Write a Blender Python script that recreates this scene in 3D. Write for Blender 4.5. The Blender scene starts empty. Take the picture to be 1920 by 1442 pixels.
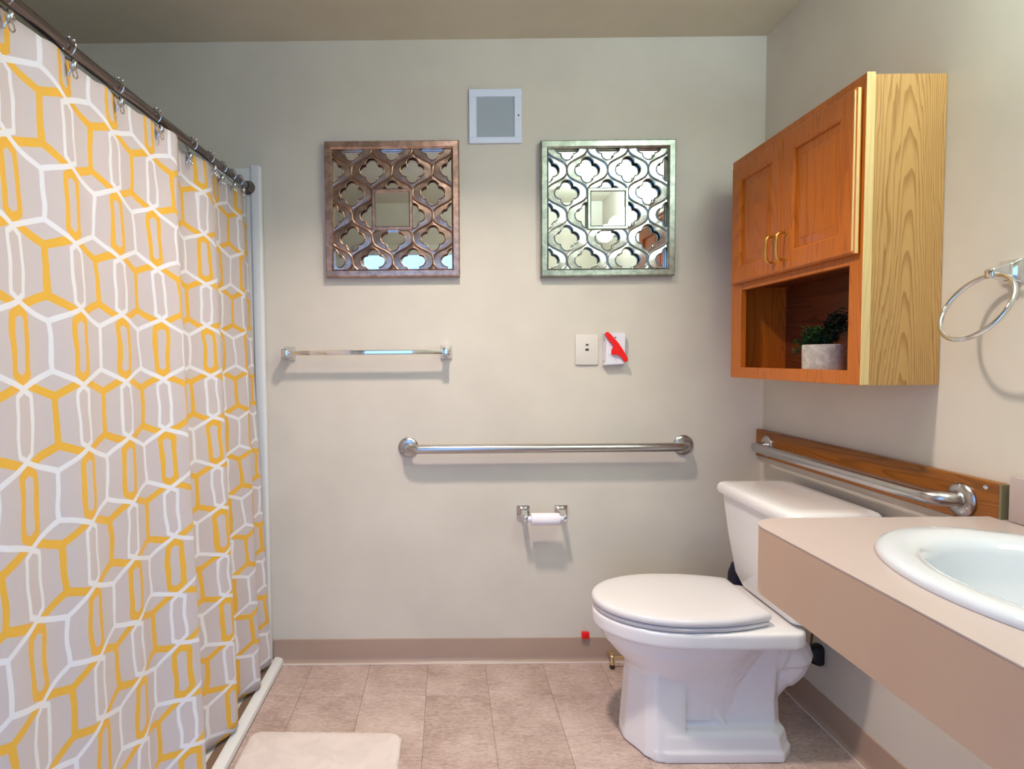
import bpy, bmesh, math, random
from mathutils import Vector, Matrix
S = bpy.context.scene
COL = S.collection
PI = math.pi
random.seed(7)

# ---------------------------------------------------------------- camera
cd = bpy.data.cameras.new('camera')
cam = bpy.data.objects.new('camera', cd); COL.objects.link(cam)
cd.sensor_fit = 'HORIZONTAL'; cd.sensor_width = 36.0
cd.lens = 36.0 * 1120.0 / 1920.0
cd.shift_x = (960.0 - 831.46) / 1920.0
cd.shift_y = -(721.0 - 723.55) / 1920.0
cd.clip_start = 0.02
def camera_axes(p, r, yaw):
    f = Vector((0, math.cos(p), -math.sin(p))); u = Vector((0, math.sin(p), math.cos(p))); x = Vector((1, 0, 0))
    X = math.cos(r)*x + math.sin(r)*u; U = -math.sin(r)*x + math.cos(r)*u
    Z = Matrix.Rotation(-yaw, 3, 'Z')
    return Z @ X, Z @ U, Z @ f
ax, au, af = camera_axes(0.0456, -0.009, -0.0041)
cam.matrix_world = Matrix(((ax.x, au.x, -af.x, 0), (ax.y, au.y, -af.y, 0), (ax.z, au.z, -af.z, 1.217), (0, 0, 0, 1)))
S.camera = cam

# ---------------------------------------------------------------- world, lights, exposure
S.view_settings.view_transform = 'Standard'
S.view_settings.look = 'None'
S.view_settings.gamma = 1.0
S.view_settings.use_curve_mapping = False
S.view_settings.exposure = 0.13
W = bpy.data.worlds.new('world'); S.world = W; W.use_nodes = True
W.node_tree.nodes['Background'].inputs[0].default_value = (0.24, 0.48, 1.0, 1)
W.node_tree.nodes['Background'].inputs[1].default_value = 3.2
def lamp(name, kind, loc, power, color, size, rot=(0, 0, 0), spread=None):
    d = bpy.data.lights.new(name, kind); d.energy = power; d.color = color
    if kind == 'AREA':
        d.shape = 'DISK'; d.size = size
        if spread: d.spread = spread
    else:
        d.shadow_soft_size = size
    o = bpy.data.objects.new(name, d); COL.objects.link(o); o.location = loc; o.rotation_euler = rot
    return o
LX, LY = 0.06, 1.42
lamp('ceiling_lamp', 'AREA', (LX, LY, 2.415), 16.2, (1.0, 0.85, 0.74), 0.13, spread=math.radians(121))
VANITY_Y = (0.55, 0.80, 1.05)
VANITY_POWER = 2.2
for vy in VANITY_Y:
    lamp('vanity_lamp', 'POINT', (1.10, vy, 2.06), VANITY_POWER, (0.82, 0.98, 1.0), 0.055)
lamp('cool_fill_up', 'AREA', (1.12, .80, 2.155), 28.0, (0.66, 0.90, 1.0), .16, rot=(PI, 0, 0))  # added cool fill aimed at the ceiling, has no fixture of its own

# ---------------------------------------------------------------- materials
def lin(c):
    return tuple(((v/255.0)/12.92 if v <= 10 else ((v/255.0+0.055)/1.055)**2.4) for v in c)
class N:
    """small node-graph helper"""
    def __init__(self, m): self.t = m.node_tree; self.n = m.node_tree.nodes; self.l = m.node_tree.links
    def put(self, sock, v):
        if isinstance(v, bpy.types.NodeSocket): self.l.new(v, sock)
        elif v is not None: sock.default_value = v
    def math(self, op, a, b=None, c=None):
        n = self.n.new('ShaderNodeMath'); n.operation = op
        for i, v in enumerate((a, b, c)):
            if v is not None: self.put(n.inputs[i], v)
        return n.outputs[0]
    def clamp(self, a):
        n = self.n.new('ShaderNodeClamp'); self.put(n.inputs[0], a); return n.outputs[0]
    def smooth(self, a, lo, hi):
        n = self.n.new('ShaderNodeMapRange'); n.interpolation_type = 'SMOOTHSTEP'
        self.put(n.inputs[0], a); n.inputs[1].default_value = lo; n.inputs[2].default_value = hi
        n.inputs[3].default_value = 0; n.inputs[4].default_value = 1
        return n.outputs[0]
    def mix(self, f, a, b):
        n = self.n.new('ShaderNodeMix'); n.data_type = 'RGBA'
        self.put(n.inputs[0], f)
        for s, v in ((n.inputs[6], a), (n.inputs[7], b)):
            self.put(s, v if isinstance(v, bpy.types.NodeSocket) else (tuple(v)+(1,))[:4])
        return n.outputs[2]
    def coords(self, kind='Object'):
        return self.n.new('ShaderNodeTexCoord').outputs[kind]
    def mapping(self, v, scale=(1,1,1), rot=(0,0,0), loc=(0,0,0)):
        n = self.n.new('ShaderNodeMapping'); self.l.new(v, n.inputs[0])
        n.inputs[1].default_value = loc; n.inputs[2].default_value = rot; n.inputs[3].default_value = scale
        return n.outputs[0]
    def noise(self, v, scale, detail=4, rough=0.55, dist=0):
        n = self.n.new('ShaderNodeTexNoise'); self.put(n.inputs['Vector'], v)
        n.inputs['Scale'].default_value = scale; n.inputs['Detail'].default_value = detail
        n.inputs['Roughness'].default_value = rough; n.inputs['Distortion'].default_value = dist
        return n.outputs['Fac']
    def bump(self, h, strength, dist):
        n = self.n.new('ShaderNodeBump'); n.inputs['Strength'].default_value = strength
        n.inputs['Distance'].default_value = dist; self.l.new(h, n.inputs['Height']); return n.outputs[0]
    def geo_pos(self): return self.n.new('ShaderNodeNewGeometry').outputs['Position']
def mat(name, rgb, rough=0.5, metal=0.0, spec=0.5, coat=0.0, **kw):
    m = bpy.data.materials.new(name); m.use_nodes = True
    b = m.node_tree.nodes['Principled BSDF']
    b.inputs['Base Color'].default_value = lin(rgb)+(1,)
    b.inputs['Roughness'].default_value = rough; b.inputs['Metallic'].default_value = metal
    b.inputs['Specular IOR Level'].default_value = spec
    b.inputs['Coat Weight'].default_value = coat
    for k, v in kw.items(): b.inputs[k.replace('_', ' ')].default_value = v
    return m
def bsdf(m): return m.node_tree.nodes['Principled BSDF']
def paint(name, rgb, rough=0.55, amount=0.04, bump=0.08, scale=60):
    """plain paint, slightly uneven, faint roller relief"""
    m = mat(name, rgb, rough); g = N(m); p = g.geo_pos()
    n = g.noise(p, 3.0, 3)
    c = lin(rgb)
    col = g.mix(g.smooth(n, .3, .7), tuple(v*(1-amount) for v in c), tuple(min(1, v*(1+amount)) for v in c))
    g.l.new(col, bsdf(m).inputs['Base Color'])
    g.l.new(g.bump(g.noise(p, scale, 3), bump, 0.002), bsdf(m).inputs['Normal'])
    return m
def wood(name, light, dark, scale=1.0, cath=1.0, rough=0.35, axis='Z', contrast=1.0, cone=None):
    """oak: stretched growth rings with cathedral arches and fine pores along the grain"""
    m = mat(name, light, rough, spec=.35, coat=0.04); g = N(m)
    p = g.coords('Object')
    st = {'Z': (1, 1, 0.085), 'Y': (1, 0.085, 1)}[axis]
    v = g.mapping(p, st)
    warp = g.noise(v, 5.5*scale, 2, .5)
    big = g.noise(v, 9.0*scale, 3, .5, .4)
    # rings: bands of a warped field
    f = g.math('MULTIPLY', g.math('ADD', g.math('MULTIPLY', warp, 1.0*cath), g.math('MULTIPLY', big, .16)), 44.0)
    if cone is not None:                             # flat-sawn board: a plane through conical growth rings
        sp = g.n.new('ShaderNodeSeparateXYZ'); g.l.new(p, sp.inputs[0])
        wob = g.math('MULTIPLY', g.math('SUBTRACT', g.noise(g.mapping(p, (1, 1, .12)), 7, 3, .55), .5), .12)
        jag = g.math('MULTIPLY', g.math('SUBTRACT', g.noise(g.mapping(p, (1, 1, .05)), 60, 3, .6), .5), .016)
        X = g.math('ADD', g.math('SUBTRACT', sp.outputs[0], cone), g.math('ADD', wob, jag))
        D = g.math('ADD', g.math('MULTIPLY', sp.outputs[2], .060), .010)
        R2 = g.math('ADD', g.math('MULTIPLY', X, X), g.math('MULTIPLY', D, D))
        f = g.math('MULTIPLY', g.math('SQRT', R2), 165.0)
    ring = g.math('FRACT', f)
    line = g.math('MULTIPLY', g.smooth(ring, .45, .92), g.math('SUBTRACT', 1.0, g.smooth(ring, .95, 1.0)))
    fine = g.noise(g.mapping(p, {'Z': (1, 1, .025), 'Y': (1, .025, 1)}[axis]), 260, 3, .6)
    k = g.math('ADD', g.math('MULTIPLY', line, .62*contrast), g.math('MULTIPLY', g.smooth(fine, .5, .75), .3*contrast))
    col = g.mix(g.clamp(k), lin(light), lin(dark))
    g.l.new(col, bsdf(m).inputs['Base Color'])
    g.l.new(g.bump(g.math('SUBTRACT', 1.0, k), .12, .0008), bsdf(m).inputs['Normal'])
    return m
M = {}
M['wall'] = paint('wall_paint', (214, 205, 190), .5)
M['ceiling'] = paint('ceiling_paint', (205, 195, 172), .7)
M['base'] = paint('cove_base_vinyl', (172, 146, 128), .35, .03, .03)
M['caulk'] = mat('caulk', (214, 200, 190), .5)
M['slab'] = mat('floor_adhesive', (150, 124, 110), .8)
M['white_gel'] = mat('white_fiberglass', (222, 222, 220), .22)
M['ceramic'] = mat('white_china', (242, 238, 237), .10, coat=.3)
M['seat'] = mat('white_seat_plastic', (224, 219, 219), .18)
M['sink'] = mat('white_sink_china', (212, 216, 222), .08, coat=.3)
M['laminate'] = paint('beige_laminate', (186, 169, 163), .32, .02, .0)
M['apron'] = paint('beige_laminate_apron', (190, 160, 136), .38, .02, .0)
M['chrome'] = mat('chrome', (225, 226, 230), .06, 1.0)
M['steel'] = mat('brushed_steel', (188, 186, 186), .27, 1.0)
M['rod'] = mat('dark_rod_metal', (122, 110, 106), .25, 1.0)
M['hook'] = mat('hook_chrome', (205, 205, 205), .12, 1.0)
M['brass'] = mat('brass', (216, 172, 92), .25, 1.0)
M['oldbrass'] = mat('valve_brass', (236, 212, 160), .3, 1.0)
M['black'] = mat('black_rubber', (14, 14, 18), .5)
M['navy'] = mat('navy_plastic', (14, 20, 48), .3)
M['red'] = mat('red_plastic', (240, 14, 10), .35)
M['plate'] = mat('ivory_plate', (222, 214, 204), .35)
M['white_plate'] = mat('white_plate', (232, 230, 236), .3)
M['slot'] = mat('dark_slot', (52, 48, 44), .5)
M['vent_white'] = mat('white_enamel', (228, 236, 252), .4)
M['vent_grey'] = mat('grey_screen', (164, 174, 182), .5)
M['mirror'] = mat('mirror_glass', (236, 238, 236), .015, 1.0)
M['paper'] = paint('toilet_paper', (240, 234, 240), .9, .02, .1, 300)
M['soil'] = mat('dark_soil', (30, 22, 16), .9)
M['oak_front'] = wood('orange_oak', (194, 106, 28), (152, 76, 14), 1.0, .8, .33, contrast=.75)  # same oak as the near side, darker orange for the less lit front
M['oak_side_lit'] = wood('oak_vanity_lit', (194, 150, 92), (146, 98, 48), .9, 1.1, .38, cone=-.105)  # same oak as the front, paler to paint in the vanity light
M['oak_edge'] = wood('oak_edge_band', (222, 192, 134), (196, 158, 100), 1.2, .6, .38, contrast=.5)
M['oak_rail'] = wood('oak_backer', (150, 90, 30), (104, 60, 20), .9, .9, .3, axis='Y', contrast=.9)
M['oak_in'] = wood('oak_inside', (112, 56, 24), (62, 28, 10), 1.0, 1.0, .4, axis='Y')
M['door_paint'] = mat('white_door_casing', (222, 218, 210), .4)
M['glow'] = mat('lamp_glass', (255, 250, 240), .4)
for i, c in (('Emission Color', (1, .9, .8, 1)), ('Emission Strength', 12.0)): bsdf(M['glow']).inputs[i].default_value = c
M['globe'] = mat('vanity_globe_glass', (250, 252, 250), .3)
for i, c in (('Emission Color', (.9, 1, .98, 1)), ('Emission Strength', 14.0)): bsdf(M['globe']).inputs[i].default_value = c

def pewter(name, rgb, rough):
    m = mat(name, rgb, rough, 1.0); g = N(m); p = g.coords('Object')
    n = g.noise(g.mapping(p, (1, 1, 1)), 40, 4, .6)
    c = lin(rgb)
    g.l.new(g.mix(g.smooth(n, .35, .7), tuple(v*.72 for v in c), tuple(min(1, v*1.15) for v in c)), bsdf(m).inputs['Base Color'])
    g.l.new(g.bump(g.noise(p, 160, 2), .15, .001), bsdf(m).inputs['Normal'])
    return m
M['brown_reflect'] = pewter('pewter_frame_brown_reflect', (192, 160, 142), .32)  # left mirror: same pewter, tinted coppery to paint in its dark brown reflection
M['brown_reflect_band'] = pewter('pewter_lattice_brown_reflect', (176, 150, 132), .28)
M['pewter'] = pewter('pewter_frame_metal', (176, 184, 174), .32)
M['pewter_band'] = pewter('pewter_lattice_metal', (226, 232, 228), .2)
M['brown_reflect_edge'] = mat('lattice_edge_brown_reflect', (150, 118, 100), .3, 1.0)
M['dark_pewter'] = mat('lattice_edge_pewter', (150, 162, 158), .3, 1.0)

def tile_mat():
    m = mat('vinyl_floor_tile', (190, 164, 148), .45); g = N(m)
    r = g.n.new('ShaderNodeObjectInfo').outputs['Random']
    p = g.geo_pos()
    shift = g.n.new('ShaderNodeCombineXYZ'); g.l.new(g.math('MULTIPLY', r, 9.0), shift.inputs[2])
    va = g.n.new('ShaderNodeVectorMath'); va.operation = 'ADD'; g.l.new(p, va.inputs[0]); g.l.new(shift.outputs[0], va.inputs[1])
    v = va.outputs[0]
    streak = g.math('ADD', g.math('MULTIPLY', g.noise(g.mapping(v, (1, 4.0, 1)), 26, 6, .72, 1.4), .6), g.math('MULTIPLY', g.noise(g.mapping(v, (1, 2.2, 1)), 75, 4, .7, .6), .4))
    blotch = g.noise(v, 7, 3)
    k = g.math('ADD', g.math('MULTIPLY', streak, .75), g.math('MULTIPLY', blotch, .25))
    k = g.math('ADD', k, g.math('MULTIPLY', g.math('SUBTRACT', r, .5), .035))
    col = g.mix(g.smooth(k, .36, .64), lin((157, 132, 121)), lin((208, 187, 177)))
    g.l.new(col, bsdf(m).inputs['Base Color'])
    g.l.new(g.bump(streak, .55, .0016), bsdf(m).inputs['Normal'])
    return m
M['tile'] = tile_mat()

def plush(name, rgb):
    m = mat(name, rgb, .95); g = N(m); p = g.geo_pos()
    n = g.noise(p, 12, 4, .6, .8); f = g.noise(p, 420, 2)
    c = lin(rgb)
    g.l.new(g.mix(g.smooth(n, .35, .65), tuple(v*.9 for v in c), c), bsdf(m).inputs['Base Color'])
    g.l.new(g.bump(f, .5, .002), bsdf(m).inputs['Normal'])
    bsdf(m).inputs['Sheen Weight'].default_value = .2
    return m
M['mat'] = plush('cream_plush', (226, 212, 204))

def concrete():
    m = mat('pale_concrete', (196, 188, 176), .8); g = N(m); p = g.coords('Object')
    n = g.noise(p, 55, 5, .6)
    g.l.new(g.mix(g.smooth(n, .35, .7), lin((176, 168, 156)), lin((212, 206, 196))), bsdf(m).inputs['Base Color'])
    g.l.new(g.bump(n, .2, .001), bsdf(m).inputs['Normal'])
    return m
M['concrete'] = concrete()
def leaf_mat(name, a, b):
    m = mat(name, a, .5); g = N(m); n = g.noise(g.coords('Object'), 40, 2)
    g.l.new(g.mix(n, lin(a), lin(b)), bsdf(m).inputs['Base Color'])
    return m
M['leaf'] = leaf_mat('green_leaf', (54, 96, 34), (24, 56, 24))
M['leaf_dark'] = leaf_mat('dark_leaf', (22, 44, 26), (12, 26, 18))

def curtain_mat(U=.17, V=.282):
    """printed sheer cloth: white honeycomb with slots, yellow copy half a period below"""
    m = bpy.data.materials.new('printed_curtain'); m.use_nodes = True
    g = N(m)
    uv = g.n.new('ShaderNodeSeparateXYZ'); g.l.new(g.coords('UV'), uv.inputs[0])
    # hand-drawn wobble
    wv = g.n.new('ShaderNodeVectorMath'); wv.operation = 'MULTIPLY'
    g.l.new(g.coords('UV'), wv.inputs[0]); wv.inputs[1].default_value = (1, 1, 1)
    w1 = g.math('MULTIPLY', g.math('SUBTRACT', g.noise(wv.outputs[0], 9, 1), .5), .030)
    u0 = g.math('ADD', uv.outputs[0], w1)
    def folded(x, period, off):
        f = g.math('FRACT', g.math('ADD', g.math('DIVIDE', x, period), off+.5))
        return g.math('MULTIPLY', g.math('ABSOLUTE', g.math('SUBTRACT', f, .5)), period)
    def seg(vec, A, B):
        bx, by = B[0]-A[0], B[1]-A[1]; L2 = bx*bx+by*by
        s = g.n.new('ShaderNodeVectorMath'); s.operation = 'SUBTRACT'; g.l.new(vec, s.inputs[0]); s.inputs[1].default_value = (A[0], A[1], 0)
        d = g.n.new('ShaderNodeVectorMath'); d.operation = 'DOT_PRODUCT'; g.l.new(s.outputs[0], d.inputs[0]); d.inputs[1].default_value = (bx/L2, by/L2, 0)
        h = g.clamp(d.outputs['Value'])
        k = g.n.new('ShaderNodeVectorMath'); k.operation = 'SCALE'; k.inputs[0].default_value = (bx, by, 0); g.l.new(h, k.inputs['Scale'])
        q = g.n.new('ShaderNodeVectorMath'); q.operation = 'SUBTRACT'; g.l.new(s.outputs[0], q.inputs[0]); g.l.new(k.outputs[0], q.inputs[1])
        n = g.n.new('ShaderNodeVectorMath'); n.operation = 'LENGTH'; g.l.new(q.outputs[0], n.inputs[0])
        return n.outputs['Value']
    def pattern(voff, slot):
        a = folded(u0, U, 0.0); w = folded(uv.outputs[1], V, voff)
        c = g.n.new('ShaderNodeCombineXYZ'); g.l.new(a, c.inputs[0]); g.l.new(w, c.inputs[1]); v = c.outputs[0]
        z0, z1 = .165*V, .272*V; h = U/2
        ds = [seg(v, (0, 0), (0, z0)), seg(v, (0, z0), (h, z1)),
              seg(v, (h, z1+.002), (h-slot, z1+.045*V)), seg(v, (h-slot, z1+.045*V), (h-slot, .5*V))]
        d = ds[0]
        for x in ds[1:]: d = g.math('MINIMUM', d, x)
        return d
    dw = pattern(0.0, .0215); dy = pattern(0.5, .0225)
    white = g.math('SUBTRACT', 1.0, g.smooth(dw, .0047, .0060))
    yellow = g.math('SUBTRACT', 1.0, g.smooth(dy, .0074, .0090))
    cloth = lin((214, 204, 204))
    col = g.mix(yellow, cloth, lin((240, 190, 72)))
    col = g.mix(white, col, lin((240, 240, 244)))
    b = bsdf(m); g.l.new(col, b.inputs['Base Color'])
    b.inputs['Roughness'].default_value = .55; b.inputs['Specular IOR Level'].default_value = .25
    b.inputs['Sheen Weight'].default_value = .1
    tr = g.n.new('ShaderNodeBsdfTranslucent'); g.l.new(col, tr.inputs[0])
    mx = g.n.new('ShaderNodeMixShader'); mx.inputs[0].default_value = .25
    g.l.new(b.outputs[0], mx.inputs[1]); g.l.new(tr.outputs[0], mx.inputs[2])
    g.l.new(mx.outputs[0], g.n['Material Output'].inputs[0])
    crease = g.noise(g.mapping(g.coords('UV'), (6, 1, 1)), 22, 3, .5, .5)
    g.l.new(g.bump(crease, .12, .004), b.inputs['Normal'])
    return m
M['curtain'] = curtain_mat()

# ---------------------------------------------------------------- mesh helpers
def origin_of(o):
    v = Vector((0, 0, 0))
    while o is not None: v += o.location; o = o.parent
    return v
def obj(name, bm, m, parent=None, angle=35, smooth=True, loc=None):
    """link a bmesh given in room coordinates as one mesh object"""
    o = bpy.data.objects.new(name, bpy.data.meshes.new(name))
    if parent is None:
        o.location = loc or (0, 0, 0); off = Vector(o.location)
    else:
        off = origin_of(parent)
    if off.length > 0: bmesh.ops.translate(bm, verts=bm.verts, vec=-off)
    bmesh.ops.recalc_face_normals(bm, faces=bm.faces)
    bm.to_mesh(o.data); bm.free()
    for x in (m if isinstance(m, (list, tuple)) else [m]): o.data.materials.append(x)
    if smooth:
        o.data.polygons.foreach_set('use_smooth', [True]*len(o.data.polygons))
        o.data.set_sharp_from_angle(angle=math.radians(angle))
    COL.objects.link(o)
    if parent is not None: o.parent = parent
    return o
def tag(o, label, cat, group=None):
    o['label'] = label; o['category'] = cat
    if group: o['group'] = group
    return o
def thing(name, label, cat, loc, group=None):
    o = bpy.data.objects.new(name, None); COL.objects.link(o); o.location = loc; o.empty_display_size = .05
    return tag(o, label, cat, group)
def struct(name, bm, m, parent=None, **k):
    o = obj(name, bm, m, parent, **k); o['kind'] = 'structure'; return o
def box(bm, a, b, bev=0.0, seg=2, mi=0):
    """axis box between two corners, optionally with rounded edges"""
    lo = [min(a[i], b[i]) for i in range(3)]; hi = [max(a[i], b[i]) for i in range(3)]
    vs = [bm.verts.new((x, y, z)) for x in (lo[0], hi[0]) for y in (lo[1], hi[1]) for z in (lo[2], hi[2])]
    fs = []
    for f in ((0,1,3,2),(4,6,7,5),(0,4,5,1),(2,3,7,6),(0,2,6,4),(1,5,7,3)):
        fc = bm.faces.new([vs[i] for i in f]); fc.material_index = mi; fs.append(fc)
    if bev > 0:
        es = list({e for f in fs for e in f.edges})
        bmesh.ops.bevel(bm, geom=es, offset=bev, segments=seg, profile=.5, affect='EDGES')
    return fs
def B(*args, **k):
    bm = bmesh.new(); box(bm, *args, **k); return bm
def loft(bm, rings, cap=True, close=True):
    R = [[bm.verts.new(p) for p in r] for r in rings]; n = len(R[0])
    for a, b in zip(R[:-1], R[1:]):
        for i in range(n if close else n-1):
            j = (i+1) % n
            bm.faces.new((a[i], a[j], b[j], b[i]))
    if cap and close:
        bm.faces.new(R[0][::-1]); bm.faces.new(R[-1])
    return R
def frame_of(d):
    d = d.normalized(); up = Vector((0, 0, 1)) if abs(d.z) < .95 else Vector((0, 1, 0))
    s = d.cross(up).normalized(); return s, s.cross(d).normalized()
def tube(bm, pts, r, n=14, cap=True, closed=False, flat=1.0):
    """sweep a circle (or ellipse) along points; r a number or one per point"""
    P = [Vector(p) for p in pts]; k = len(P); rings = []
    prev = None
    for i, p in enumerate(P):
        if closed: d = P[(i+1) % k]-P[i-1]
        else: d = P[min(i+1, k-1)]-P[max(i-1, 0)]
        d.normalize()
        if prev is None: s, u = frame_of(d)
        else:
            s = (prev - d*prev.dot(d)).normalized(); u = s.cross(d).normalized()
        prev = s
        rr = r[i] if isinstance(r, (list, tuple)) else r
        rings.append([p + s*math.cos(2*PI*j/n)*rr + u*math.sin(2*PI*j/n)*rr*flat for j in range(n)])
    if closed: rings.append(rings[0])
    if closed:
        R = [[bm.verts.new(q) for q in rg] for rg in rings[:-1]]
        for i in range(k):
            a, b = R[i], R[(i+1) % k]
            for j in range(n): bm.faces.new((a[j], a[(j+1) % n], b[(j+1) % n], b[j]))
    else: loft(bm, rings, cap)
def lathe(bm, prof, c, axis='Z', n=28):
    """revolve (radius, height) pairs about an axis through c"""
    c = Vector(c); rings = []
    for r, h in prof:
        rg = []
        for j in range(n):
            a = 2*PI*j/n; x, y = max(r, 1e-5)*math.cos(a), max(r, 1e-5)*math.sin(a)
            rg.append(c + {'Z': Vector((x, y, h)), 'Y': Vector((x, h, y)), 'X': Vector((h, x, y))}[axis])
        rings.append(rg)
    loft(bm, rings, True)
    bmesh.ops.remove_doubles(bm, verts=bm.verts, dist=2e-5)
def L(*a, **k):
    bm = bmesh.new(); lathe(bm, *a, **k); return bm
def prism(bm, outline, z0, z1, bev=0.0, seg=2):
    """vertical prism over an xy outline"""
    lo = [bm.verts.new((x, y, z0)) for x, y in outline]; hi = [bm.verts.new((x, y, z1)) for x, y in outline]
    n = len(lo); f0 = bm.faces.new(lo[::-1]); f1 = bm.faces.new(hi); 
    for i in range(n): bm.faces.new((lo[i], lo[(i+1) % n], hi[(i+1) % n], hi[i]))
    if bev > 0:
        bmesh.ops.bevel(bm, geom=list(f1.edges)+list(f0.edges), offset=bev, segments=seg, profile=.5, affect='EDGES')
def arc(cx, cy, r, a0, a1, n=8):
    return [(cx+r*math.cos(math.radians(a0+(a1-a0)*i/n)), cy+r*math.sin(math.radians(a0+(a1-a0)*i/n))) for i in range(n+1)]
def rrect(x0, y0, x1, y1, r, n=6):
    return arc(x1-r, y1-r, r, 0, 90, n)+arc(x0+r, y1-r, r, 90, 180, n)+arc(x0+r, y0+r, r, 180, 270, n)+arc(x1-r, y0+r, r, 270, 360, n)
def smoothpath(pts, n=6):
    """Catmull-Rom through points"""
    P = [Vector(p) for p in pts]; P = [P[0]*2-P[1]]+P+[P[-1]*2-P[-2]]; out = []
    for i in range(1, len(P)-2):
        for k in range(n):
            t = k/n
            out.append(.5*((2*P[i])+(P[i+1]-P[i-1])*t+(2*P[i-1]-5*P[i]+4*P[i+1]-P[i+2])*t*t+(3*P[i]-P[i-1]-3*P[i+1]+P[i+2])*t**3))
    out.append(P[-2]); return out

# ---------------------------------------------------------------- the room
YB, XR, ZC = 2.35, 1.24, 2.44           # back wall, right wall, ceiling
XL, YF = -1.58, -0.10                    # far side of the shower, doorway wall
floor = struct('floor', B((XL-.1, YF-.12, -.06), (XR+.1, YB+.1, -.004)), M['slab'])
struct('ceiling', B((XL-.1, YF-.12, ZC), (XR+.1, YB+.1, ZC+.08)), M['ceiling'])
struct('wall_back', B((XL-.1, YB, 0), (XR+.1, YB+.1, ZC)), M['wall'])
struct('wall_right', B((XR, YF-.12, 0), (XR+.1, YB, ZC)), M['wall'])
struct('wall_left', B((XL-.1, YF-.12, 0), (XL, YB, ZC)), M['wall'])
DX0, DX1, DZ = -.66, .28, 2.06
bm = bmesh.new()
box(bm, (XL, YF-.12, 0), (DX0, YF, ZC)); box(bm, (DX1, YF-.12, 0), (XR, YF, ZC)); box(bm, (DX0, YF-.12, DZ), (DX1, YF, ZC))
struct('wall_front', bm, M['wall'])
bm = bmesh.new()
box(bm, (DX0-.06, YF, 0), (DX0+.02, YF+.015, DZ+.06), .003); box(bm, (DX1-.02, YF, 0), (DX1+.06, YF+.015, DZ+.06), .003)
box(bm, (DX0+.02, YF, DZ-.02), (DX1-.02, YF+.015, DZ+.06), .003)
struct('trim_1', bm, M['door_paint'])
struct('floor_1', B((-2.4, -3.2, -.06), (2.2, YF-.1205, -.004)), M['slab'])
# floor tiles, nine inches square
TS, TX0, TY0 = .2286, -.5395, 2.106
shared = {}
for j in range(-10, 2):
    for i in range(-1, 9):
        x0, x1 = TX0+i*TS, TX0+(i+1)*TS; y0, y1 = TY0+j*TS, TY0+(j+1)*TS
        x0 = max(x0, -.66); x1 = min(x1, XR); y0 = max(y0, YF); y1 = min(y1, YB)
        if x1-x0 < .01 or y1-y0 < .01: continue
        key = (round(x1-x0, 4), round(y1-y0, 4))
        g = .0004
        if key not in shared:
            bm = B((g, g, -.004), (key[0]-g, key[1]-g, 0), bev=.0007, seg=1)
            t = obj('tile', bm, M['tile'], floor, smooth=False); shared[key] = t.data
        else:
            t = bpy.data.objects.new('tile', shared[key]); COL.objects.link(t); t.parent = floor
        t.location = (x0, y0, random.uniform(-.0003, .0002))
# cove base
def cove(name, a, b, axis):
    bm = bmesh.new()
    prof = [(0, .096), (.0045, .095), (.0055, .09), (.0055, .02), (.007, .010), (.012, .004), (.018, .001), (.018, 0), (0, 0)]
    rings = []
    for t in (a, b):
        rings.append([(t, YB-d, z) if axis == 'X' else (XR-d, t, z) for d, z in prof])
    loft(bm, rings); return struct(name, bm, M['base'])
cove('baseboard_back', -.70, XR, 'X')
cove('baseboard_right', YF, YB-.02, 'Y')
bm = bmesh.new(); tube(bm, [(-.70, YB-.019, .001), (XR-.02, YB-.019, .001)], .0035, 8)
struct('trim_2', bm, M['caulk'])
bm = bmesh.new(); tube(bm, [(XR-.019, YF+.1, .001), (XR-.019, YB-.02, .001)], .003, 8)
struct('trim_3', bm, M['caulk'])

# ---------------------------------------------------------------- shower
sh = thing('shower_stall', 'white fiberglass shower surround with low threshold behind the patterned curtain', 'shower', (-1.1, 1.3, 0))
bm = bmesh.new(); box(bm, (XL+.002, YB-.03, .02), (-.706, YB-.001, 1.955), .008, 3)
obj('end_panel', bm, M['white_gel'], sh)
bm = bmesh.new(); box(bm, (XL+.001, .30, .02), (XL+.03, YB-.03, 1.955), .008, 3)
obj('side_panel', bm, M['white_gel'], sh)
bm = bmesh.new(); box(bm, (XL+.001, .28, .02), (-.706, .30, 1.955), .006, 2)
obj('near_panel', bm, M['white_gel'], sh)
bm = bmesh.new(); box(bm, (-.745, YB-.036, .02), (-.702, YB-.002, 1.965), .010, 3)
obj('flange', bm, M['white_gel'], sh)
bm = bmesh.new(); box(bm, (XL+.002, .28, .002), (-.700, YB-.004, .018), .004)
obj('shower_pan', bm, M['white_gel'], sh)
bm = bmesh.new()
rings = []
for y in (.28, YB-.004):
    rings.append([(-.698, y, .001), (-.698, y, .022), (-.695, y, .0255), (-.688, y, .026), (-.672, y, .0225), (-.664, y, .016), (-.661, y, .004), (-.661, y, .001)])
loft(bm, rings); obj('threshold', bm, M['white_gel'], sh)
bm = bmesh.new(); box(bm, (-.724, .30, .0175), (-.6985, YB-.04, .0205))
obj('threshold_shade', bm, mat('brown_threshold_shade', (120, 96, 78), .6), sh)  # brown strip paints the shade along the inside of the threshold

# curtain rod
def rod_pt(y):
    return Vector((-.749, y, 1.844+.034*max(0, (y-1.3)/1.05)))
rod = thing('curtain_rod', 'dark metal shower curtain rod running along the left side', 'curtain rod', tuple(rod_pt(YB-.03)))
bm = bmesh.new(); tube(bm, [rod_pt(.303+i*(YB-.04-.303)/24) for i in range(25)], .0125, 16)
obj('rod_tube', bm, M['rod'], rod)
e = rod_pt(YB-.04)
obj('end_cap', L([(.0, -.03), (.016, -.03), (.019, -.024), (.022, -.004), (.026, .002), (.026, .004), (0, .004)], e, 'Y'), M['rod'], rod)

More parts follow.
